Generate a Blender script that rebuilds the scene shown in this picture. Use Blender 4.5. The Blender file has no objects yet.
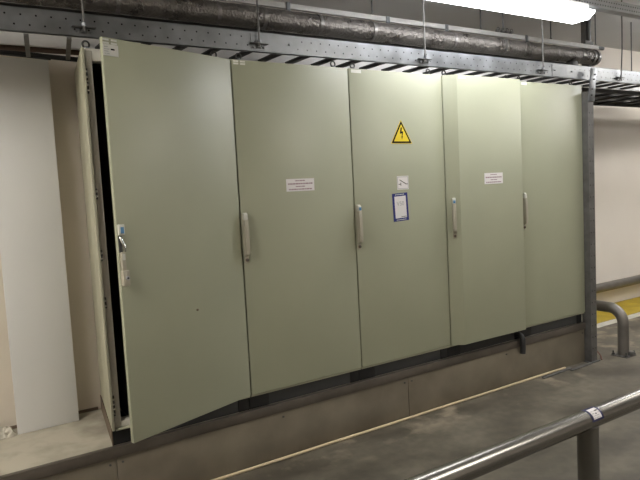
import bpy, bmesh, math, random
from mathutils import Vector, Matrix
random.seed(7)
S = bpy.context.scene
COL = S.collection
FZ = -0.435      # floor
CZ = -0.095      # top of the concrete curb
CEIL = 2.68

# ------------------------------------------------------------------ materials
def mat(name, col, rough=0.6, metal=0.0, var=0.0, vscale=6.0, col2=None, bump=0.0, bscale=60.0,
        stretch=(1, 1, 1), spec=0.5, detail=6.0, lo=0.35, hi=0.7, emit=None, rvar=0.0):
    m = bpy.data.materials.new(name); m.use_nodes = True
    nt = m.node_tree; b = nt.nodes['Principled BSDF']
    b.inputs['Roughness'].default_value = rough
    b.inputs['Metallic'].default_value = metal
    b.inputs['Specular IOR Level'].default_value = spec
    b.inputs['Base Color'].default_value = (*col, 1)
    tc = nt.nodes.new('ShaderNodeTexCoord'); mp = nt.nodes.new('ShaderNodeMapping')
    mp.inputs['Scale'].default_value = stretch
    nt.links.new(tc.outputs['Object'], mp.inputs['Vector'])
    if col2 or var:
        if not col2: col2 = tuple(c * (1 - var) for c in col)
        n = nt.nodes.new('ShaderNodeTexNoise'); n.inputs['Scale'].default_value = vscale
        n.inputs['Detail'].default_value = detail
        nt.links.new(mp.outputs[0], n.inputs['Vector'])
        r = nt.nodes.new('ShaderNodeValToRGB')
        r.color_ramp.elements[0].position = lo; r.color_ramp.elements[1].position = hi
        r.color_ramp.elements[0].color = (*col2, 1); r.color_ramp.elements[1].color = (*col, 1)
        nt.links.new(n.outputs['Fac'], r.inputs['Fac'])
        nt.links.new(r.outputs['Color'], b.inputs['Base Color'])
        if rvar:
            mr = nt.nodes.new('ShaderNodeMapRange')
            mr.inputs['From Min'].default_value = 0.3; mr.inputs['From Max'].default_value = 0.7
            mr.inputs['To Min'].default_value = rough - rvar; mr.inputs['To Max'].default_value = rough + rvar
            nt.links.new(n.outputs['Fac'], mr.inputs['Value'])
            nt.links.new(mr.outputs[0], b.inputs['Roughness'])
    if bump:
        n2 = nt.nodes.new('ShaderNodeTexNoise'); n2.inputs['Scale'].default_value = bscale
        n2.inputs['Detail'].default_value = 3
        nt.links.new(mp.outputs[0], n2.inputs['Vector'])
        bp = nt.nodes.new('ShaderNodeBump'); bp.inputs['Strength'].default_value = bump
        bp.inputs['Distance'].default_value = 0.01
        nt.links.new(n2.outputs['Fac'], bp.inputs['Height'])
        nt.links.new(bp.outputs[0], b.inputs['Normal'])
    if emit:
        b.inputs['Emission Color'].default_value = (*emit[0], 1)
        b.inputs['Emission Strength'].default_value = emit[1]
    return m

LAMP = 18.5
M = dict(
    door=mat('cabinet_enamel', (.388, .400, .292), .40, var=.07, vscale=2.2, bump=.05, bscale=350, spec=.65),
    side=mat('cabinet_side_enamel', (.42, .41, .31), .5, var=.06, vscale=2),
    frame=mat('frame_enamel', (.60, .58, .52), .5),
    inner=mat('shaded_cabinet_inside', (.02, .02, .02), .8),  # near-black: shade of the unlit interior put into the colour
    black=mat('black_plinth', (.012, .012, .013), .6),
    plinth=mat('grey_plinth', (.045, .046, .048), .55),
    handle=mat('beige_plastic', (.41, .38, .305), .45),
    tipw=mat('pale_cap', (.62, .62, .56), .4),
    blue=mat('blue_plastic', (.10, .28, .52), .4),
    brown=mat('worn_brown', (.14, .10, .07), .7),
    white=mat('white_label', (.78, .75, .76), .6),
    greylabel=mat('grey_label', (.72, .72, .68), .6),
    tagw=mat('white_tag', (.75, .75, .70), .5),
    red=mat('label_print', (.33, .22, .26), .7),
    yellow=mat('yellow_sign', (.80, .60, .02), .5),
    ink=mat('black_ink', (.008, .008, .008), .7, spec=.15),
    greyink=mat('grey_ink', (.42, .42, .44), .6),
    navy=mat('navy_print', (.012, .018, .17), .5),
    galv=mat('galvanised_steel', (.235, .245, .262), .36, .72, var=.3, vscale=9, rvar=.08),
    pale=mat('pale_zinc', (.56, .55, .54), .5, .1, var=.15, vscale=9),
    postgrey=mat('grey_post_paint', (.105, .098, .085), .6, .1, var=.1),
    galvd=mat('dull_galvanised', (.175, .17, .165), .55, .5, var=.3, vscale=12),
    rung=mat('shaded_rung', (.05, .05, .052), .6, .3),  # shade on the rungs' unlit underside put into the colour
    steel=mat('brushed_steel', (.25, .238, .222), .26, .9, var=.05, vscale=3),
    dullsteel=mat('weathered_steel', (.23, .215, .20), .46, .7, var=.2, vscale=7),
    railpale=mat('lamp_rail_zinc', (.36, .37, .385), .5, .2, var=.2, vscale=9),
    navyd=mat('dark_navy_print', (.010, .012, .075), .5),
    chrome=mat('chrome', (.7, .7, .7), .18, 1.0),
    dsteel=mat('dark_steel', (.10, .10, .10), .5, .6),
    pipe=mat('wrapped_pipe', (.21, .195, .185), .30, .7, col2=(.13, .118, .11), vscale=7, bump=1.0, bscale=60,
             stretch=(1, 1, 1), rvar=.08),
    dpipe=mat('dark_grey_pipe', (.06, .06, .06), .5, .2),
    band=mat('pipe_seam', (.30, .29, .28), .35, .7, var=.4, vscale=40),
    rust=mat('red_brown_pipe', (.075, .045, .035), .6, .2),
    wall=mat('wall_paint', (.72, .67, .62), .75, var=.06, vscale=1.5),
    wallb=mat('beige_wall', (.70, .63, .535), .75, var=.08, vscale=1.5),
    ceil=mat('ceiling_paint', (.60, .59, .575), .85, var=.08, vscale=1.2),
    panel=mat('white_panel', (.66, .655, .645), .55, var=.03, vscale=2),
    floor=mat('floor_concrete', (.146, .129, .098), .55, col2=(.064, .055, .042), vscale=2.2, bump=.12, bscale=14,
              detail=9, stretch=(.8, 1.6, 1), lo=.33, hi=.66, rvar=.12),
    curbtop=mat('curb_concrete', (.46, .425, .35), .8, col2=(.26, .235, .185), vscale=5, bump=.12, bscale=30, lo=.28, hi=.6),
    fascia=mat('fascia_steel', (.265, .233, .180), .5, .3, col2=(.165, .140, .106), vscale=3.0, detail=8, lo=.3, hi=.7, rvar=.08),
    lip=mat('edge_steel', (.125, .106, .088), .5, .3, var=.3, vscale=5),
    cream=mat('cream_hose', (.62, .50, .33), .5),
    ymark=mat('yellow_floor_paint', (.50, .36, .025), .6, var=.25, vscale=6),
    wmark=mat('white_floor_paint', (.62, .60, .55), .6, var=.2, vscale=8),
    lamp=mat('cool_lamp_diffuser', (.9, .9, .9), .5, emit=((.98, .99, 1.0), LAMP)),
    wlamp=mat('warm_lamp_diffuser', (.9, .9, .9), .5, emit=((1.0, .965, .88), LAMP)),
    lampbody=mat('lamp_housing', (.6, .6, .58), .5),
    rubber=mat('black_rubber', (.02, .02, .022), .55),
    wire=mat('reddish_wire', (.16, .07, .06), .5),
    foil=mat('crumpled_film', (.62, .58, .50), .22, .15, var=.3, vscale=20),
)

def add_scuffs(m):
    nt = m.node_tree; b = nt.nodes['Principled BSDF']; src = b.inputs['Base Color'].links[0].from_socket
    g = nt.nodes.new('ShaderNodeNewGeometry'); sx = nt.nodes.new('ShaderNodeSeparateXYZ')
    nt.links.new(g.outputs['Position'], sx.inputs[0])
    mr = nt.nodes.new('ShaderNodeMapRange'); mr.inputs['From Min'].default_value = -.42; mr.inputs['From Max'].default_value = -.08
    nt.links.new(sx.outputs['Y'], mr.inputs['Value'])
    n = nt.nodes.new('ShaderNodeTexNoise'); n.inputs['Scale'].default_value = 5.5; n.inputs['Detail'].default_value = 8
    nt.links.new(g.outputs['Position'], n.inputs['Vector'])
    r = nt.nodes.new('ShaderNodeMapRange'); r.inputs['From Min'].default_value = .53; r.inputs['From Max'].default_value = .68
    nt.links.new(n.outputs['Fac'], r.inputs['Value'])
    mu = nt.nodes.new('ShaderNodeMath'); mu.operation = 'MULTIPLY'
    nt.links.new(mr.outputs[0], mu.inputs[0]); nt.links.new(r.outputs[0], mu.inputs[1])
    mx = nt.nodes.new('ShaderNodeMix'); mx.data_type = 'RGBA'
    nt.links.new(mu.outputs[0], mx.inputs['Factor']); nt.links.new(src, mx.inputs[6]); mx.inputs[7].default_value = (.26, .222, .165, 1)
    n3 = nt.nodes.new('ShaderNodeTexNoise'); n3.inputs['Scale'].default_value = 14; n3.inputs['Detail'].default_value = 10
    nt.links.new(g.outputs['Position'], n3.inputs['Vector'])
    r3 = nt.nodes.new('ShaderNodeMapRange'); r3.inputs['From Min'].default_value = .35; r3.inputs['From Max'].default_value = .65
    r3.inputs['To Min'].default_value = .86; r3.inputs['To Max'].default_value = 1.12
    nt.links.new(n3.outputs['Fac'], r3.inputs['Value'])
    mm = nt.nodes.new('ShaderNodeVectorMath'); mm.operation = 'SCALE'
    nt.links.new(mx.outputs[2], mm.inputs[0]); nt.links.new(r3.outputs[0], mm.inputs['Scale'])
    nt.links.new(mm.outputs[0], b.inputs['Base Color'])
add_scuffs(M['floor'])

# ------------------------------------------------------------------ geometry helpers
class MB:
    """collects shapes into one mesh"""
    def __init__(s): s.bm = bmesh.new(); s.mats = []
    def _m(s, m):
        if m not in s.mats: s.mats.append(m)
        return s.mats.index(m)
    def _fin(s, n0, m):
        i = s._m(m); s.bm.faces.ensure_lookup_table()
        for f in s.bm.faces[n0:]: f.material_index = i
    def box(s, a, b, m, bev=0.0, mtx=None, seg=2):
        t = bmesh.new()
        c = [(p + q) / 2 for p, q in zip(a, b)]; d = [abs(q - p) for p, q in zip(a, b)]
        bmesh.ops.create_cube(t, size=1, matrix=Matrix.Translation(c) @ Matrix.Diagonal((*d, 1)))
        if bev: bmesh.ops.bevel(t, geom=t.edges[:], offset=bev, segments=seg, affect='EDGES', profile=.5)
        return s._take(t, m, mtx)
    def _take(s, t, m, mtx=None):
        if mtx is not None: t.transform(mtx)
        i = s._m(m); vm = {}
        for v in t.verts: vm[v] = s.bm.verts.new(v.co)
        for f in t.faces:
            try: g = s.bm.faces.new([vm[v] for v in f.verts]); g.material_index = i
            except ValueError: pass
        t.free(); return s
    def prism(s, pts, axis, a, b, m, bev=0.0, mtx=None):
        """extrude a 2D outline along an axis (0 x,1 y,2 z) from a to b"""
        t = bmesh.new()
        def p3(u, v, w): return {0: (w, u, v), 1: (u, w, v), 2: (u, v, w)}[axis]
        A = [t.verts.new(p3(u, v, a)) for u, v in pts]; B = [t.verts.new(p3(u, v, b)) for u, v in pts]
        n = len(pts)
        t.faces.new(A); t.faces.new(B[::-1])
        for k in range(n): t.faces.new([A[k], B[k], B[(k + 1) % n], A[(k + 1) % n]])
        bmesh.ops.recalc_face_normals(t, faces=t.faces[:])
        if bev: bmesh.ops.bevel(t, geom=t.edges[:], offset=bev, segments=2, affect='EDGES', profile=.5)
        return s._take(t, m, mtx)
    def tube(s, path, r, m, n=16, caps=True, mtx=None):
        t = bmesh.new(); P = [Vector(p) for p in path]
        R = r if isinstance(r, (list, tuple)) else [r] * len(P)
        rings = []; up = None
        for i, p in enumerate(P):
            d = (P[min(i + 1, len(P) - 1)] - P[max(i - 1, 0)]).normalized()
            if up is None:
                up = Vector((0, 0, 1)) if abs(d.z) < .9 else Vector((1, 0, 0))
            x = d.cross(up).normalized(); up = x.cross(d).normalized()
            rings.append([t.verts.new(p + (x * math.cos(q) + up * math.sin(q)) * R[i])
                          for q in (2 * math.pi * k / n for k in range(n))])
        for A, B in zip(rings, rings[1:]):
            for k in range(n): t.faces.new([A[k], A[(k + 1) % n], B[(k + 1) % n], B[k]])
        if caps: t.faces.new(rings[0][::-1]); t.faces.new(rings[-1])
        bmesh.ops.recalc_face_normals(t, faces=t.faces[:])
        return s._take(t, m, mtx)
    def torus(s, c, R, r, m, axis='y', n=16, k=8):
        pts = []
        for i in range(n + 1):
            a = 2 * math.pi * i / n
            o = (R * math.cos(a), 0, R * math.sin(a)) if axis == 'y' else (0, R * math.cos(a), R * math.sin(a))
            pts.append(Vector(c) + Vector(o))
        return s.tube(pts, r, m, k, caps=False)
    def text(s, body, size, m, mtx):
        cu = bpy.data.curves.new('t', 'FONT'); cu.body = body; cu.size = size
        cu.align_x = 'CENTER'; cu.align_y = 'CENTER'; cu.extrude = .0004
        o = bpy.data.objects.new('t', cu); COL.objects.link(o)
        dg = bpy.context.evaluated_depsgraph_get()
        me = bpy.data.meshes.new_from_object(o.evaluated_get(dg))
        t = bmesh.new(); t.from_mesh(me)
        bpy.data.objects.remove(o); bpy.data.meshes.remove(me); bpy.data.curves.remove(cu)
        return s._take(t, m, mtx)
    def build(s, name, parent=None, loc=(0, 0, 0), rz=0.0, label=None):
        me = bpy.data.meshes.new(name)
        s.bm.to_mesh(me); s.bm.free()
        for m in s.mats: me.materials.append(M[m])
        me.shade_smooth(); me.set_sharp_from_angle(angle=math.radians(38))
        o = bpy.data.objects.new(name, me); COL.objects.link(o)
        o.location = loc; o.rotation_euler = (0, 0, rz)
        if parent: o.parent = parent
        if label: o['label'] = label
        return o

def tag(o, label, cat, group=None, kind=None):
    o['label'] = label; o['category'] = cat
    if group: o['group'] = group
    if kind: o['kind'] = kind
    return o
def thing(name, loc, label, cat, group=None, rz=0.0):
    o = bpy.data.objects.new(name, None); COL.objects.link(o)
    o.empty_display_size = .1; o.location = loc; o.rotation_euler = (0, 0, rz)
    return tag(o, label, cat, group)
def struct(name, mb, label, cat='structure'):
    return tag(mb.build(name), label, cat, kind='structure')

# ------------------------------------------------------------------ the setting
XL, XR, YF = -4.2, 12.5, -5.6
struct('floor', MB().box((XL, YF, FZ - .1), (XR, 1.45, FZ), 'floor'), 'worn dark concrete floor in front of the cabinets', 'floor')
struct('ceiling', MB().box((XL, YF, CEIL), (XR, 1.45, CEIL + .1), 'ceil'), 'grey painted ceiling above the pipes', 'ceiling')
struct('wall_back', MB().box((XL, .68, FZ), (4.35, .82, 2.005), 'wallb'), 'beige partition wall behind the cabinet row', 'wall')
struct('wall_rear', MB().box((XL, 1.25, FZ), (XR, 1.45, CEIL), 'wall'), 'pale wall to the right of the cabinets', 'wall')
struct('wall_left', MB().box((XL - .1, YF, FZ), (XL, 1.45, CEIL), 'wall'), 'pale wall at the left end of the room', 'wall')
struct('wall_right', MB().box((XR, YF, FZ), (XR + .1, 1.45, CEIL), 'wall'), 'pale wall at the far right end', 'wall')
struct('wall_front', MB().box((XL, YF - .1, FZ), (XR, YF, CEIL), 'wall'), 'pale wall behind the viewer', 'wall')
struct('trim_1', MB().box((XL, .026, FZ), (3.2, .68, CZ), 'curbtop'), 'raised concrete curb the cabinets stand on', 'curb')
lp = MB()
lp.box((XL, .002, CZ - .052), (3.2, .0255, CZ + .001), 'lip', .002)
lp.box((XL, .002, CZ + .0003), (3.2, .034, CZ + .002), 'lip')
struct('trim_2', lp, 'dark steel edge angle along the curb top', 'edge strip')

struct('trim_3', MB().box((XL, .668, CZ + .0003), (-.71, .6799, CZ + .016), 'brown'), 'dark sealed joint at the foot of the beige wall', 'joint')
# fascia sheets on the face of the curb
for k, (a, b, lab) in enumerate([(-2.78, -.783, 'brown steel fascia sheet on the curb below the white panel, leftmost in view'),
                                 (-.779, 1.193, 'brown steel fascia sheet on the curb below the open cabinet'),
                                 (1.197, 3.198, 'brown steel fascia sheet on the curb at the right end by the column')]):
    m = MB().box((a, .014, FZ), (b, .0255, CZ - .053), 'fascia', .0015)
    for x in (a + .03, (a + b) / 2, b - .03):
        m.tube([(x, .0145, CZ - .085), (x, .009, CZ - .085)], .006, 'dsteel', 8)
    tag(m.build('fascia_panel'), lab, 'fascia panel', 'steel sheets on the curb face')

# painted floor lines by the right wall
tag(MB().box((4.35, .75, FZ), (XR - .01, 1.235, FZ + .003), 'ymark').build('floor_marking'),
    'wide yellow painted band on the floor along the right wall', 'floor marking')
tag(MB().box((4.35, .632, FZ), (XR - .01, .740, FZ + .003), 'wmark').build('floor_marking'),
    'narrow white painted line on the floor beside the yellow band', 'floor marking')

# ------------------------------------------------------------------ cabinets
W, H = .8, 1.909
DB = .095          # door bottom above the curb
GC = 'row of electrical cabinets'
def word_line(mb, x0, x1, z, h, m, y, seed):
    """a printed line of words too small to read"""
    r = random.Random(seed); x = x0
    while x < x1 - .004:
        w = min(r.uniform(.006, .022), x1 - x)
        mb.box((x, y - .0006, z - h / 2), (x + w, y, z + h / 2), m); x += w + .003
def four_line_sticker(x0, x1, z0, z1, ink, seed):
    w, h = x1 - x0, z1 - z0; mb = MB()
    mb.box((-w / 2, -.0015, -h / 2), (w / 2, 0, h / 2), 'white')
    for (f0, f1, zz, hh) in ((.32, .66, .34, .006), (.06, .94, .10, .008), (.33, .68, -.12, .006), (.08, .92, -.34, .007)):
        word_line(mb, -w / 2 + f0 * w, -w / 2 + f1 * w, zz * h, hh, ink, -.0015, seed + int(zz * 100))
    return mb, ((x0 + x1) / 2, z0 + h / 2)
def add_handle(door, x, y, rz, kind, z=.77):
    """swing-lever handle standing proud of the door; origin at its foot"""
    mb = MB()
    mb.box((-.013, -.010, .0), (.013, 0, .285), 'handle', .003)                       # escutcheon
    prof = [(-.010, .035), (-.036, .05), (-.040, .09), (-.038, .20), (-.034, .246), (-.010, .246)]
    mb.prism(prof, 0, -.0115, .0115, 'handle', .003)
    h = mb.build('handle', door, (x, y, z), rz)
    c = MB().prism([(-.008, .247), (-.034, .247), (-.030, .278), (-.020, .286), (-.008, .286)], 0, -.0115, .0115,
                   'tipw', .003)
    if kind == 'blue': c.box((-.008, -.0362, .250), (.008, -.032, .270), 'blue', .001)
    c.build('handle_cap', door, (x, y, z), rz, 'blue and white end cap' if kind == 'blue' else None)
    k = MB().tube([(0, -.009, .018), (0, -.017, .018)], .0095, 'brown', 14)
    k.tube([(0, -.016, .018), (0, -.020, .018)], .005, 'dsteel', 10)
    k.build('lock_cylinder', door, (x, y, z), rz)

CAB_LABELS = [
    'leftmost grey-green electrical cabinet with its tall door standing ajar',
    'grey-green electrical cabinet with a small pinkish notice, right of the open one',
    'middle grey-green electrical cabinet with yellow triangle warning sign',
    'grey-green electrical cabinet with a bulging angled door and a small white notice',
    'rightmost plain grey-green electrical cabinet beside the steel column']
for i in range(5):
    x0 = -W + i * W
    root = thing('electrical_cabinet', (x0, 0, CZ), CAB_LABELS[i], 'cabinet', GC)
    # plinth: two black corners and a grey skirt between them
    for (a, b) in ((.002, .13), (W - .07, W - .002)):
        if i == 0 and a < .01: MB().prism([(.0155, .036), (.13, .036), (.13, .6), (.098, .6)], 2, .0025, .088, 'black').build('plinth_corner', root)
        else: MB().box((a, .036, .0025), (b, .60, .088), 'black', .002).build('plinth_corner', root)
    MB().box((.13, .040, .0025), (W - .07, .058, .088), 'plinth', .002).build('plinth_panel', root)
    if i == 0:
        MB().prism([(.010, .03), (.015, .03), (.112, .665), (.106, .665)], 2, .0025, .088, 'brown').build('plinth_side', root)
    MB().box((.03 if i == 0 else .003, .010, .0835), (W - .003, .06, .0925), 'side', .001).build('base_strip', root)
    # carcass: hollow box open to the front
    b = MB()
    z0, z1 = .09, 2.004
    li = .14 if i == 0 else .022
    b.box((li, .10, z0), (li + .018, .62, z1), 'inner'); b.box((W - .04, .10, z0), (W - .022, .62, z1), 'inner')
    b.box((li + .018, .60, z0), (W - .04, .62, z1), 'inner'); b.box((li + .018, .06, z0), (W - .04, .60, z0 + .02), 'inner')
    b.prism([(.03 if i == 0 else .004, .03), (W - .004, .03), (W - .004, .62), (.125 if i == 0 else .004, .62)], 2, z1, z1 + .01, 'frame')
    b.box((li + .018, .06, z1 - .02), (W - .04, .6, z1), 'inner')
    b.build('carcass', root)
    FM = 'frame' if i == 0 else 'inner'  # closed cabinets get the dark one so door gaps look shaded
    f = MB()
    for (a, c) in ((.024, .062), (W - .062, W - .024)):
        f.box((a + (.006 if i == 0 else 0), .028, z0), (c, .066, z1), FM, .003)
    f.box((.062, .028, z1 - .05), (W - .062, .09, z1), FM, .003)
    f.box((.062, .028, z0), (W - .062, .09, z0 + .035), FM, .003)
    f.build('door_frame', root)
    if i in (0, 4):
        if i == 0: MB().prism([(.008, .0), (.022, .0), (.126, .66), (.110, .66)], 2, DB - .005, 2.012, 'side', .002).build('side_panel', root)
        else: MB().box((W - .018, .028, DB - .005), (W - .001, .62, 2.008), 'side', .002).build('side_panel', root)
    if i == 0:
        for zc in (1.885, 1.82, 1.30, .99, .75, .24, .19):
            k = MB().box((.020, .012, zc - .028), (.034, .0275, zc + .028), 'dsteel', .001)
            for dz in (-.014, .012): k.tube([(.027, .014, zc + dz), (.027, .004, zc + dz)], .0055, 'chrome', 8)
            k.build('latch_catch', root)
        # equipment seen through the gap, interior shade put into its colour
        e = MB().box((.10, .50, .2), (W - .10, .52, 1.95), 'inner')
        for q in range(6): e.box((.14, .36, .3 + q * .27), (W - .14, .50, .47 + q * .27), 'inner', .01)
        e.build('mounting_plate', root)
    for xe in (.045 if i == 0 else .075, W - .075):
        eb = MB().tube([(xe, .055, z1 + .01), (xe, .055, z1 + .018)], .015, 'galv', 12)
        eb.tube([(xe, .055, z1 + .018), (xe, .055, z1 + .024)], .008, 'galv', 10)
        eb.torus((xe, .055, z1 + .034), .0165, .0048, 'dsteel', 'y', 14, 7)
        eb.build('eyebolt', root)
    # door, hinged on its right side
    ang = .3197 if i == 0 else 0.0
    d = MB(); g = .0045
    if i == 3:      # bevelled, bulging door
        out = [(-W + g, 0), (-W + .082, -.06), (-.055, -.06), (-g, -.004), (-g, .022), (-W + g, .022)]
        d.prism(out, 2, 0, H, 'door', .002)
    else:
        d.box((-W + g, 0, 0), (-g, .022, H), 'door', .0035)
        if i == 0:
            d.box((-W + .03, .022, .03), (-.06, .03, H - .03), 'frame', .003)   # return of the sheet on the inside
    door = d.build('door', root, (W, 0, DB + .003), ang)
    hx = -W + .0195
    if i == 0:
        # taken-apart handle: clip, bare lever, lower housing
        c = MB().box((-W + .006, -.016, 1.003), (-W + .037, 0, 1.052), 'tipw', .003)
        c.box((-W + .014, -.018, 1.010), (-W + .031, -.015, 1.040), 'blue', .001)
        c.build('handle_clip', door, label='blue and white clip')
        l = MB().tube([(-W + .012, -.008, .992), (-W + .014, -.02, .975), (-W + .024, -.026, .945), (-W + .030, -.016, .925)],
                      [.006, .007, .008, .005], 'chrome', 10)
        l.box((-W + .006, -.006, .92), (-W + .024, 0, .998), 'dsteel', .002)
        l.build('lever', door, label='bare shiny metal lever')
        hm = MB()
        hm.box((-W + .008, -.018, .81), (-W + .030, 0, .922), 'handle', .004)
        hm.box((-W + .004, -.026, .762), (-W + .040, 0, .836), 'handle', .006)
        hm.box((-W + .012, -.0185, .885), (-W + .026, -.0175, .915), 'tipw')
        hm.build('handle', door)
        kk = MB().tube([(-W + .024, -.025, .80), (-W + .024, -.031, .80)], .010, 'greyink', 12)
        kk.tube([(-W + .024, -.030, .80), (-W + .024, -.034, .80)], .005, 'dsteel', 8)
        kk.build('lock_cylinder', door)
    elif i == 3:
        a = math.atan2(-.06, .078)
        add_handle(door, -W + .043, -.0305, a, 'blue')
    else:
        add_handle(door, hx, 0, 0, 'blue' if i == 2 else 'plain')
    # little type tags in the door's upper left corner
    yt = -.06 if i == 3 else 0
    xt = {0: -W + .008, 1: -W + .014, 2: -W + .022, 3: -W + .098, 4: -W + .03}[i]
    if i in (1, 0):
        t = MB()
        for (u, w) in ((0, .031), (.042, .031)):
            for zz in ((-.004, -.013), (-.017, -.026)) if i == 1 else ((-.006, -.0145), (-.021, -.0295)):
                t.box((xt + u, yt - .0012, H + zz[1]), (xt + u + w, yt, H + zz[0]), 'tagw' if i == 1 else 'greylabel')
        t.build('type_tag', door, label='two pairs of short pale strips')
    else:
        MB().box((xt, yt - .0012, H - .026), (xt + (.068 if i > 2 else .078), yt, H - .006), 'tagw').build('type_tag', door, label='small white tag')
    if i == 0:
        t = MB().box((-W + .006, -.0012, 1.826), (-W + .086, 0, 1.878), 'greylabel')
        t.box((-W + .046, -.0018, 1.853), (-W + .066, -.001, 1.860), 'ink')
        for q in range(4): word_line(t, -W + .012, -W + .038, 1.866 - q * .010, .003, 'greyink', -.0012, q)
        t.build('rating_label', door, label='grey label with a dark mark')
        s_ = MB()
        s_.tube([(-0.354, -.0, 0.568), (-0.354, -.004, 0.568)], .006, 'brown', 8)
        s_.build('rivet', door)
    if i == 1:
        mb, c = four_line_sticker(.31, .505, 1.162, 1.236, 'red', 3)
        mb.build('notice_sticker', door, (c[0] - W, 0, c[1]), label='pinkish white notice with four printed lines')
    if i == 3:
        mb, c = four_line_sticker(1.930, 2.125, 1.140, 1.220, 'red', 9)
        mb.build('notice_sticker', door, (c[0] - 2.4, -.06, c[1]), label='white notice with four printed lines')
    if i == 2:
        # warning triangle
        cx = 1.212 - 1.6
        def tri(s, m, y0, y1, mb):
            hh = .152; w = .180; zc = 1.442 + hh / 3
            P = [(-w / 2, 1.442 - zc), (w / 2, 1.442 - zc), (0, 1.442 + hh - zc)]
            mb.prism([(cx + u * s, zc + v * s) for u, v in P], 1, y0, y1, m)
        mb = MB(); tri(1.03, 'yellow', -.0012, 0, mb); tri(.96, 'ink', -.0018, -.001, mb); tri(.74, 'yellow', -.0024, -.0016, mb)
        zig = [(-.006, .098), (.006, .100), (.001, .072), (.016, .074), (.007, .040), (.011, .041), (.003, .020),
               (-.002, .041), (.002, .041), (.004, .060), (-.014, .057)]
        mb.prism([(cx + u, 1.442 + v + .006) for u, v in zig], 1, -.0030, -.0022, 'ink')
        mb.build('warning_sign', door, label='yellow triangular high voltage sign with black lightning bolt')
        # switch symbol label
        a, b_, zz0, zz1 = 1.158 - 1.6, 1.258 - 1.6, 1.136, 1.226
        mb = MB().box((a, -.0012, zz0), (b_, 0, zz1), 'white')
        w, h = b_ - a, zz1 - zz0
        def ln(u0, v0, u1, v1, t):
            p = Vector((a + u0 * w, 0, zz0 + v0 * h)); q = Vector((a + u1 * w, 0, zz0 + v1 * h)); dd = (q - p)
            n = Vector((-dd.z, 0, dd.x)).normalized() * t / 2
            mb.prism([((p + n).x, (p + n).z), ((q + n).x, (q + n).z), ((q - n).x, (q - n).z), ((p - n).x, (p - n).z)],
                     1, -.0018, -.001, 'greyink' if t < .004 else 'ink')
        for l4 in ((.05, .07, .95, .07), (.05, .93, .95, .93), (.05, .07, .05, .93), (.95, .07, .95, .93)): ln(*l4, .0035)
        ln(.22, .72, .78, .40, .0048); ln(.78, .40, .92, .40, .0042); ln(.12, .40, .32, .40, .0042); ln(.32, .28, .32, .52, .0042)
        mb.build('switch_symbol_label', door, label='small white label with a switch symbol')
        # navy bordered card, slightly tilted
        mb = MB()
        w, h = .132, .186
        mb.box((-w / 2, -.0014, -h / 2), (w / 2, 0, h / 2), 'navy')
        mb.box((-w / 2 + .017, -.002, -h / 2 + .020), (w / 2 - .017, -.0012, h / 2 - .020), 'white')
        for sgn in (1, -1):
            word_line(mb, -w / 2 + .024, w / 2 - .024, sgn * (h / 2 - .009), .0045, 'greylabel', -.0014, 40 + sgn)
        mb.text('V50', .040, 'greyink', Matrix.Translation((0, -.0022, .022)) @ Matrix.Rotation(math.pi / 2, 4, 'X'))
        word_line(mb, .000, w / 2 - .020, -h / 2 + .028, .004, 'ink', -.002, 44)
        o = mb.build('inspection_card', door, (1.180 - 1.6, 0, 1.020), label='white card with a thick navy blue border')
        o.rotation_euler = (0, math.radians(-2.2), 0)

# ------------------------------------------------------------------ cable tray over the cabinets
ZT0, ZT1, YT0, YT1 = 1.965, 2.078, 0.0, .285
tray = thing('cable_tray', (0, 0, ZT0), 'long galvanised ladder cable tray with punched rail above the cabinets', 'cable tray')
def rail(y, sgn, holes, gm='galv'):
    m = MB(); h = ZT1 - ZT0
    m.box((XL + .05, y, 0), (9.5, y + sgn * .003, h), gm)
    m.box((XL + .05, y, 0), (9.5, y + sgn * .022, .003), gm)
    m.box((XL + .05, y, h - .003), (9.5, y + sgn * .022, h), gm)
    if holes:
        i = m._m('ink'); x = -2.2
        while x < 5.2:
            for zz, ph in ((.033, 0), (.078, .03)):
                c = Vector((x + ph, y - sgn * .0008, zz)); r = .0048
                vs = [m.bm.verts.new(c + Vector((r * math.cos(q * math.pi / 3), 0, r * math.sin(q * math.pi / 3)))) for q in range(6)]
                f = m.bm.faces.new(vs); f.material_index = i
                f2 = m.bm.verts.new(c + Vector((0, sgn * .002, 0)))
            x += .066
    for v in [v for v in m.bm.verts if not v.link_faces]: m.bm.verts.remove(v)
    return m
rail(YT0, 1, True).build('side_rail', tray)
rail(YT1, -1, False, 'pale').build('side_rail', tray)  # paler than the front rail: lamp light put into its colour
x = -.052 - 3 * .195
while x < 4.4:
    MB().box((x - .020, YT0 + .003, .004), (x + .020, YT1 - .003, .022), 'rung', .003).build('rung', tray); x += .195
for xs in (.27, 2.95):
    k = MB().box((xs - .14, -.0035, .008), (xs + .14, -.001, ZT1 - ZT0 - .008), 'galv')
    for u in (-.11, .11):
        k.tube([(xs + u, -.003, .055), (xs + u, -.012, .055)], .006, 'galv', 8)
    k.build('splice_plate', tray)
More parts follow.
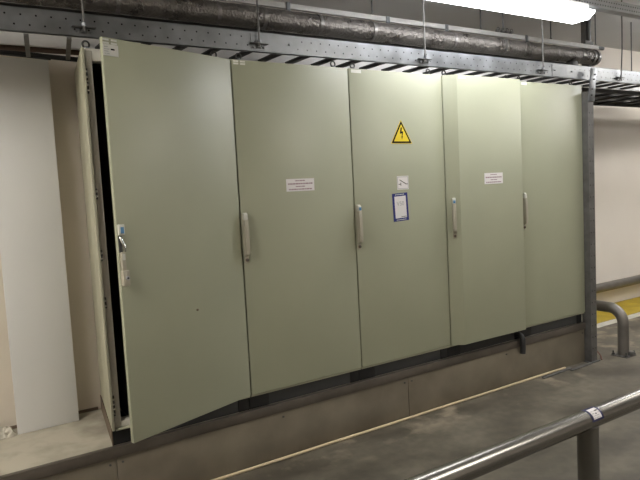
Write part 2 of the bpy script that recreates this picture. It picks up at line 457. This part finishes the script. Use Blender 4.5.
# hanger rods of the tray
RG = 'threaded rods the cable tray hangs from'
for xr, lab in ((-.774, 'threaded rod with clamp above the open cabinet door, leftmost on the tray'),
                (.175, 'threaded rod and clamp on the tray above the second cabinet'),
                (1.432, 'threaded rod and clamp on the tray above the yellow warning sign'),
                (2.672, 'threaded rod and clamp on the tray above the rightmost cabinet'),
                (3.735, 'threaded rod and clamp on the tray right of the steel column')):
    t = thing('hanger_rod', (xr, -.022, 2.0), lab, 'hanger rod', RG)
    bend = .02 if xr > 3 else 0
    MB().tube([(0, 0, -.01), (-bend * .6, -bend, .25), (-bend * 2.2, -bend * 2, CEIL - 2.0)], .0055, 'galvd', 8).build('rod', t)
    c = MB().box((-.055, -.006, .004), (.055, .018, .009), 'dsteel', .001)
    for u in (-.03, .035): c.tube([(u, .008, -.010), (u, .018, -.010)], .007, 'galv', 8)
    c.box((-.014, .010, -.018), (.014, .018, .004), 'dsteel')
    c.build('clamp', t)
    MB().tube([(0, 0, .012), (0, 0, .026)], .011, 'galv', 6).build('nut', t)

# tray and cables continuing on the right, nearer the wall
rt = thing('cable_tray', (3.5, .33, 1.965), 'dark broad cable tray seen from below right of the column', 'cable tray')
for y in (.02, .68): MB().box((-.0, y - .012, -.02), (6.4, y + .012, .05), 'rung').build('side_rail', rt)
for q in range(18): MB().box((.15 + q * .33, .03, -.015), (.19 + q * .33, .67, .005), 'rung').build('rung', rt)
for q, y in enumerate((.46, .57, .70, .84, .95)):
    pts = [(3.5 + u * .62, y + .012 * math.sin(u * 1.3 + q), 1.992 + .012 * (q % 2)) for u in range(11)]
    o = MB().tube(pts, .020, 'rubber', 8).build('cable')
    tag(o, 'thick black cable lying in the broad tray right of the column', 'cable', 'black cables in the right tray')

# ------------------------------------------------------------------ pipes above
pip = thing('insulated_pipe', (0, .2, 2.216), 'thick dark foil-wrapped pipe running above the cable tray', 'pipe')
pm = MB(); pts = []; rr = []
xx = XL + .05
while xx < 3.70: pts.append((xx, 0, 0)); rr.append(.064 + random.uniform(-.0012, .0012)); xx += .06
pts += [(3.70, 0, 0), (3.715, 0, 0)]; rr += [.066, .05]
pm.tube(pts, rr, 'pipe', 28); pm.build('pipe_sleeve', pip)
for xb in (-.55, .02, .32, .72, 1.15, 1.9, 2.45, 3.1, 3.45, 3.62):
    MB().tube([(xb - .012, 0, 0), (xb + .012, 0, 0)], .0665, 'band', 28).build('seam_band', pip)
MB().tube([(3.66, 0, 0), (3.69, 0, 0)], .071, 'band', 28).build('end_collar', pip)
for xs in (-2.3, 3.35):
    MB().prism([(xs - .05, -.137), (xs + .05, -.137), (xs + .03, -.058), (xs - .03, -.058)], 1, -.045, .045, 'dsteel', .004).build('pipe_saddle', pip)

dp = thing('pipe', (0, .355, 2.150), 'dark grey pipe half hidden behind and below the foil-wrapped pipe', 'pipe')
MB().tube([(XL, 0, 0), (0, 0, 0), (3.62, 0, 0)], .042, 'dpipe', 18).build('tube', dp)
for u in (-2.4, -1.2, 3.3): MB().box((u - .03, -.10, -.0715), (u + .03, .02, -.036), 'dsteel', .003).build('pipe_saddle', dp)
con = thing('support_rail', (0, .40, 2.375), 'pale galvanised support rail running behind and above the dark pipe', 'rail')
MB().box((XL + .05, -.014, -.018), (4.06, .014, .018), 'pale', .002).build('channel', con)
MB().tube([(4.05, 0, 0), (4.14, 0, 0)], .017, 'dsteel', 12).build('end_stub', con)
for px in (-.4, .62, 1.46, 2.05, 3.0):
    k = MB().box((px - .016, -.021, -.055), (px + .016, -.0145, .022), 'galv', .002)
    k.tube([(px, -.021, -.03), (px, -.030, -.03)], .007, 'galv', 8)
    k.build('pipe_bracket', con)
for xr, m_, lab in ((1.33, 'dsteel', 'thin dark rod holding the support rail above the warning sign cabinet'),
                    (2.45, 'dsteel', 'thin dark rod holding the support rail behind the lamp'),
                    (2.72, 'galv', 'short pale rod holding the support rail behind the lamp'),
                    (3.35, 'dsteel', 'thin dark rod holding the support rail left of the upright channel'),
                    (4.02, 'dsteel', 'thin dark rod at the right end of the support rail')):
    t = thing('hanger_rod', (xr, .40, 2.393), lab, 'hanger rod', 'rods holding the support rail')
    MB().tube([(0, 0, 0), (0, 0, CEIL - 2.393)], .0055, m_, 8).build('rod', t)
    MB().tube([(0, 0, 0), (0, 0, .012)], .012, 'galvd', 6).build('nut', t)
# cluster of pipe clips on the support rail
for q in range(4):
    o = MB().box((2.62 + q * .055, .372, 2.394), (2.655 + q * .055, .40, 2.412), 'galvd', .004)
    o.torus((2.637 + q * .055, .38, 2.415), .013, .004, 'galvd', 'y', 12, 6)
    tag(o.build('pipe_clip'), 'small grey clip on top of the support rail behind the lamp', 'clip', 'clips on the support rail')
# upright channel at the pipe end
up = thing('strut_channel', (3.98, .50, 2.12), 'upright grey strut channel behind the right end of the pipe', 'strut')
k = MB(); L = CEIL - 2.12
k.box((-.03, 0, 0), (.03, .004, L), 'galvd'); k.box((-.03, -.04, 0), (-.026, 0, L), 'galvd'); k.box((.026, -.04, 0), (.03, 0, L), 'galvd')
k.build('channel', up)
MB().tube([(.062, -.02, .0), (.062, -.02, L)], .018, 'galv', 12).build('conduit', up)
MB().box((-.04, -.046, .30), (.09, -.038, .33), 'dsteel').build('clamp', up)
# far rod at the right edge
t = thing('hanger_rod', (4.66, .42, 2.0), 'thin rod hanging to the broad tray at the right edge', 'hanger rod')
MB().tube([(0, 0, .015), (0, 0, CEIL - 2.0)], .0055, 'dsteel', 8).build('rod', t)
MB().tube([(0, 0, .015), (0, 0, .027)], .012, 'galvd', 6).build('nut', t)

# dark pipes behind the tray at upper left
for (y, z, r, m_, x1, lab) in ((.45, 1.992, .018, 'rust', -.45, 'thin red-brown pipe behind the tray at upper left'),
                               (.56, 1.985, .014, 'rubber', -.66, 'black pipe just above the white panel'),
                               (.40, 1.948, .009, 'rubber', -.86, 'thin black cable hanging below the red-brown pipe')):
    n = 14; pts = [(XL + (x1 - XL) * q / n, y, z + (.012 * math.sin(q * 1.7) if r < .015 else 0)) for q in range(n + 1)]
    tag(MB().tube(pts, r, m_, 12).build('pipe' if r > .01 else 'cable'), lab, 'pipe' if r > .01 else 'cable')
for (x0, x1, lab) in ((-1.028, -.968, 'upright steel hanger bar below the tray, above the white panel'),
                      (-.838, -.772, 'slanting steel hanger bar below the tray, beside the open cabinet')):
    m = MB()
    a = Vector((x0, .02, ZT0 - .002)); b = Vector((x1, .40, 1.945))
    m.prism([(-.011, 0), (.011, 0), (.011, .010), (-.011, .010)], 1, 0, 1, 'galvd')
    o = m.build('hanger_bar')
    for v in o.data.vertices:
        p = a.lerp(b, v.co.y); v.co = (p.x + v.co.x, p.y, p.z - v.co.z)
    tag(o, lab, 'hanger bar')

# ------------------------------------------------------------------ luminaires (row above the cabinets and others out of view, some added to brighten)
def luminaire(x0, x1, y, z, label, w=.115):
    t = thing('batten_luminaire', (x0, y, z), label, 'lamp', 'long fluorescent ceiling lamps')
    L = x1 - x0
    MB().box((0, -.07, .0545), (L, .07, .11), 'lampbody', .004).build('housing', t)
    prof = [(-w, .054), (-w, .040), (-w + .05, 0), (w - .05, 0), (w, .040), (w, .054)]
    lm = 'lamp' if w < .2 else 'wlamp'
    MB().prism(prof, 0, .025, L - .025, lm, .003).build('diffuser', t)
    if w < .2:
        for u in (.3, L - .3): MB().tube([(u, .055, .105), (u, .055, CEIL - z)], .005, 'dsteel', 8).build('suspension_rod', t)
    for a in (0, L - .024):
        MB().prism([(u * 1.01, v if v > 0 else -.001) for u, v in prof], 0, a, a + .024, lm, .003).build('end_cap', t)
luminaire(1.06, 2.655, -.365, 2.29, 'bright fluorescent lamp hanging above the middle cabinets')
luminaire(4.3, 5.88, -.365, 2.29, 'fluorescent lamp further right in the row above the cabinets')
luminaire(1.9, 3.48, -3.3, CEIL - .1102, 'wide fluorescent ceiling lamp opposite the middle cabinets, out of view', .36)
luminaire(6.6, 8.18, .25, CEIL - .1102, 'added wide ceiling lamp by the far end of the pale right wall, out of view', .24)  # added to lighten the upper part of the rear wall
luminaire(-3.95, -2.37, -1.0, CEIL - .1102, 'added wide ceiling lamp left of the cabinets out of view, nearer the wall', .26)  # second left lamp, added to brighten the white board
luminaire(-3.95, -2.37, -1.65, CEIL - .1102, 'wide fluorescent ceiling lamp left of the cabinets out of view, farther from the wall', .26)
luminaire(5.3, 6.88, -1.6, CEIL - .1102, 'added wide ceiling lamp in front of the pale right wall, out of view', .33)  # added fill for the right wall
lr = thing('lighting_rail', (0, -.365, 2.40), 'grey perforated channel carrying the lamp above the cabinets', 'rail')
m = MB()
m.box((.6, -.035, 0), (9.0, .035, .004), 'railpale'); m.box((.6, -.035, .004), (9.0, -.031, .075), 'railpale'); m.box((.6, .031, .004), (9.0, .035, .075), 'railpale')
i = m._m('ink'); xq = 1.6
while xq < 5.5:
    for zz in (.022, .052):
        vs = [m.bm.verts.new((xq + (0 if zz < .03 else .016) + .006 * math.cos(q * math.pi / 3), -.0358, zz + .006 * math.sin(q * math.pi / 3))) for q in range(6)]
        m.bm.faces.new(vs).material_index = i
    xq += .032
m.build('channel', lr)
for xq in (.9, 2.2, 3.5, 4.8, 6.2, 8.0):
    MB().tube([(xq, 0, .002), (xq, 0, CEIL - 2.40)], .0055, 'dsteel', 8).build('rod', lr)

# ------------------------------------------------------------------ column at the right end of the row
col = thing('steel_column', (3.239, -.005, FZ), 'galvanised steel column standing at the right end of the cabinets', 'column')
cz = 1.86 - FZ
k = MB()
k.box((-.038, -.045, 0), (.042, -.038, cz), 'galvd'); k.box((-.038, -.038, 0), (-.031, .04, cz), 'galvd'); k.box((.035, -.038, 0), (.042, .04, cz), 'galvd')
i = k._m('ink')
for q in range(22):
    for u in (-.018, .02):
        c = Vector((u, -.0458, .12 + q * .1))
        vs = [k.bm.verts.new(c + Vector((.005 * math.cos(w * math.pi / 3), 0, .005 * math.sin(w * math.pi / 3)))) for w in range(6)]
        k.bm.faces.new(vs).material_index = i
k.build('channel', col)
bk = MB().prism([(-.040, 1.78 - FZ), (.044, 1.78 - FZ), (.085, 2.05 - FZ), (.005, 2.05 - FZ)], 1, -.056, -.0465, 'galv', .002)
for (u, v) in ((.0, 1.83), (.01, 1.88), (.035, 1.96), (.05, 2.0)):
    bk.tube([(u, -.055, v - FZ), (u, -.064, v - FZ)], .007, 'dsteel', 8)
bk.build('top_bracket', col, label='slanted bolted bracket at the top')
MB().box((-.06, -.06, 0), (.065, .05, .008), 'dsteel', .002).build('foot_plate', col)

# ------------------------------------------------------------------ guard rails
def arc(c, r, a0, a1, n, f): return [f(c, r, a0 + (a1 - a0) * q / n) for q in range(n + 1)]
ug = thing('guard_rail', (3.595, -.10, FZ), 'bent tubular steel guard rail standing on the floor right of the column', 'guard rail')
zt = -.02 - FZ; rb = .13
path = [(0, .95, zt), (0, .6, zt), (0, rb, zt)]
path += [(0, rb - rb * math.sin(a), zt - rb + rb * math.cos(a)) for a in [math.pi / 2 * q / 10 for q in range(1, 11)]]
path += [(0, 0, .14), (0, 0, .008)]
MB().tube(path, .047, 'dullsteel', 24).build('bent_tube', ug)
MB().tube([(0, .95, zt), (0, .95, .008)], .047, 'dullsteel', 20).build('leg', ug)
MB().box((-.075, -.075, 0), (.075, .075, .008), 'galvd', .002).build('base_plate', ug)
for (u, v) in ((-.06, -.06), (.06, -.06), (-.06, .06), (.06, .06)):
    MB().tube([(u, v, .010), (u, v, .022), (u, v, .0225), (u, v, .045)], [.014, .014, .007, .007], 'dsteel', 8).build('anchor_bolt', ug)
MB().box((-.02, -.085, .0105), (.03, -.048, .05), 'galvd', .008).build('grout_lump', ug)

YR, ZR, RR = -1.42, .000, .047
fg = thing('guard_rail', (1.09, YR, FZ), 'thick round steel guard rail running across the lower right corner', 'guard rail')
pts = [(-2.3, 0, ZR - FZ), (4.7, 0, ZR - FZ)]
MB().tube(pts, RR, 'steel', 40).build('top_tube', fg)
MB().tube([(0, 0, .01), (0, 0, ZR - FZ - .03)], .050, 'postgrey', 32).build('post', fg)
MB().tube([(3.2, 0, .01), (3.2, 0, ZR - FZ - .03)], .050, 'postgrey', 32).build('post', fg)
for u in (0, 3.2): MB().box((u - .09, -.09, 0), (u + .09, .09, .010), 'dsteel', .003).build('base_plate', fg)
# wrapped label on the tube
lb = MB()
def wrap(x0, x1, a0, a1, r, m_, n=14):
    i = lb._m(m_); g = [[lb.bm.verts.new((xx, -r * math.sin(a0 + (a1 - a0) * q / n), ZR - FZ + r * math.cos(a0 + (a1 - a0) * q / n))) for q in range(n + 1)] for xx in (x0, x1)]
    for q in range(n): lb.bm.faces.new([g[0][q], g[0][q + 1], g[1][q + 1], g[1][q]]).material_index = i
LX, A0, A1 = .015, math.radians(-22), math.radians(84)
wrap(LX - .045, LX + .045, A0, A1, RR + .0006, 'navyd')
wrap(LX - .031, LX + .031, math.radians(2), math.radians(72), RR + .0011, 'white')
r_ = random.Random(5)
for a in (24, 38, 52, 64):
    xx = LX - .027
    while xx < LX + .022:
        w = r_.uniform(.006, .018); wrap(xx, min(xx + w, LX + .028), math.radians(a), math.radians(a + 4), RR + .0016, 'greyink', 2); xx += w + .005
wrap(LX + .006, LX + .026, math.radians(22), math.radians(29), RR + .0019, 'ink', 2)
wrap(LX - .004, LX + .004, math.radians(42), math.radians(47), RR + .0019, 'ink', 2)
lb.build('rail_label', fg, label='white label with navy blue border wrapped round the tube')

# handrail along the right wall
hr = thing('handrail', (4.36, 1.152, FZ), 'round grey steel rail running along the pale right wall', 'handrail')
MB().tube([(.0, 0, -.178 - FZ), (7.8, 0, -.178 - FZ)], .054, 'dullsteel', 20).build('tube', hr)
for u in (.4, 2.9, 5.4, 7.4):
    MB().box((u - .03, .03, -.203 - FZ), (u + .03, .0975, -.153 - FZ), 'dsteel', .003).build('bracket', hr)

# ------------------------------------------------------------------ loose things
tag(MB().box((-1.168, .552, CZ), (-.845, .575, 1.962), 'panel', .002).build('board'), 'tall white board standing on the curb left of the cabinets', 'board')
# crumpled film beside it
bm = MB(); i = bm._m('foil'); r2 = random.Random(3); nx, ny = 13, 9
g = [[bm.bm.verts.new((-1.40 + .222 * u / (nx - 1) + r2.uniform(-.006, .006), .535 + .125 * v / (ny - 1) + r2.uniform(-.005, .005),
      CZ + .003 + (r2.uniform(.004, .05) if 0 < u < nx - 1 and 0 < v < ny - 1 else 0))) for v in range(ny)] for u in range(nx)]
for u in range(nx - 1):
    for v in range(ny - 1): bm.bm.faces.new([g[u][v], g[u + 1][v], g[u + 1][v + 1], g[u][v + 1]]).material_index = i
o = bm.build('plastic_film'); tag(o, 'crumpled shiny film lying on the curb left of the white board', 'film')
o.data.shade_flat()
sm = o.modifiers.new('thick', 'SOLIDIFY'); sm.thickness = .0015; sm.offset = 1
# hose on the floor along the curb
n = 40; pts = [(-2.6 + 5.5 * q / n, -.001 + .0012 * math.sin(q * .9), FZ + .0085) for q in range(n + 1)]
tag(MB().tube(pts, .0085, 'cream', 10).build('hose'), 'thin cream hose lying on the floor along the foot of the curb', 'hose')
for (xa, ya, xb, yb, lab) in ((2.55, -.050, 2.93, -.034, 'flat grey metal bar on the floor beside the end of the cream hose'),
                              (2.88, -.073, 3.17, -.060, 'flat grey metal bar on the floor in front of the column, rightmost of two')):
    L = math.hypot(xb - xa, yb - ya)
    o = MB().box((0, -.014, 0), (L, .014, .012), 'galvd', .002).build('metal_bar', None, (xa, ya, FZ), math.atan2(yb - ya, xb - xa))
    tag(o, lab, 'metal bar', 'metal bars on the floor')
# black stub of hose hanging over the curb edge
pts = [(2.352, .034, -.052), (2.352, .015, -.052), (2.352, -.005, -.058), (2.352, -.022, -.085), (2.35, -.024, -.14), (2.347, -.022, -.195)]
tag(MB().tube(pts, .021, 'rubber', 14).build('rubber_hose'), 'short black rubber hose hanging over the curb under the bulging door', 'hose')
# thin wires on the floor by the column
for q, (dx, dy) in enumerate(((0, 0), (.035, .03))):
    pts = [(3.33 + dx, -.06 + dy, FZ + .004), (3.37 + dx, -.03 + dy, FZ + .02), (3.40 + dx, .03 + dy, FZ + .05), (3.385 + dx, .09 + dy, FZ + .09), (3.35 + dx * .5, .14 + dy, FZ + .10), (3.33, .2 + dy, FZ + .004)]
    tag(MB().tube(pts, .004, 'wire', 6).build('wire'), ('thin reddish wire curling up from the floor behind the column, inner of two',
        'thin reddish wire curling up from the floor behind the column, outer of two')[q], 'wire', 'loose wires by the column')

# ------------------------------------------------------------------ camera, world, view
cam = bpy.data.cameras.new('camera'); co = bpy.data.objects.new('camera', cam); COL.objects.link(co)
cam.sensor_width = 36; cam.lens = 617.62 / 640 * 36
yaw, pit, rol = (math.radians(a) for a in (32.83613, -4.73500, -2.98701))
fw = Vector((math.sin(yaw) * math.cos(pit), math.cos(yaw) * math.cos(pit), math.sin(pit)))
rt0 = Vector((math.cos(yaw), -math.sin(yaw), 0)); up0 = rt0.cross(fw)
r3 = rt0 * math.cos(rol) + up0 * math.sin(rol); u3 = -rt0 * math.sin(rol) + up0 * math.cos(rol)
co.matrix_world = Matrix(((r3.x, u3.x, -fw.x, -1.52148), (r3.y, u3.y, -fw.y, -3.17328), (r3.z, u3.z, -fw.z, 1.17243), (0, 0, 0, 1)))
cam.clip_start = .05
S.camera = co
w = bpy.data.worlds.new('world'); S.world = w; w.use_nodes = True
w.node_tree.nodes['Background'].inputs['Color'].default_value = (.02, .02, .02, 1)
S.view_settings.view_transform = 'Standard'; S.view_settings.look = 'None'
S.view_settings.exposure = 0.0; S.view_settings.gamma = 1.0; S.view_settings.use_curve_mapping = False
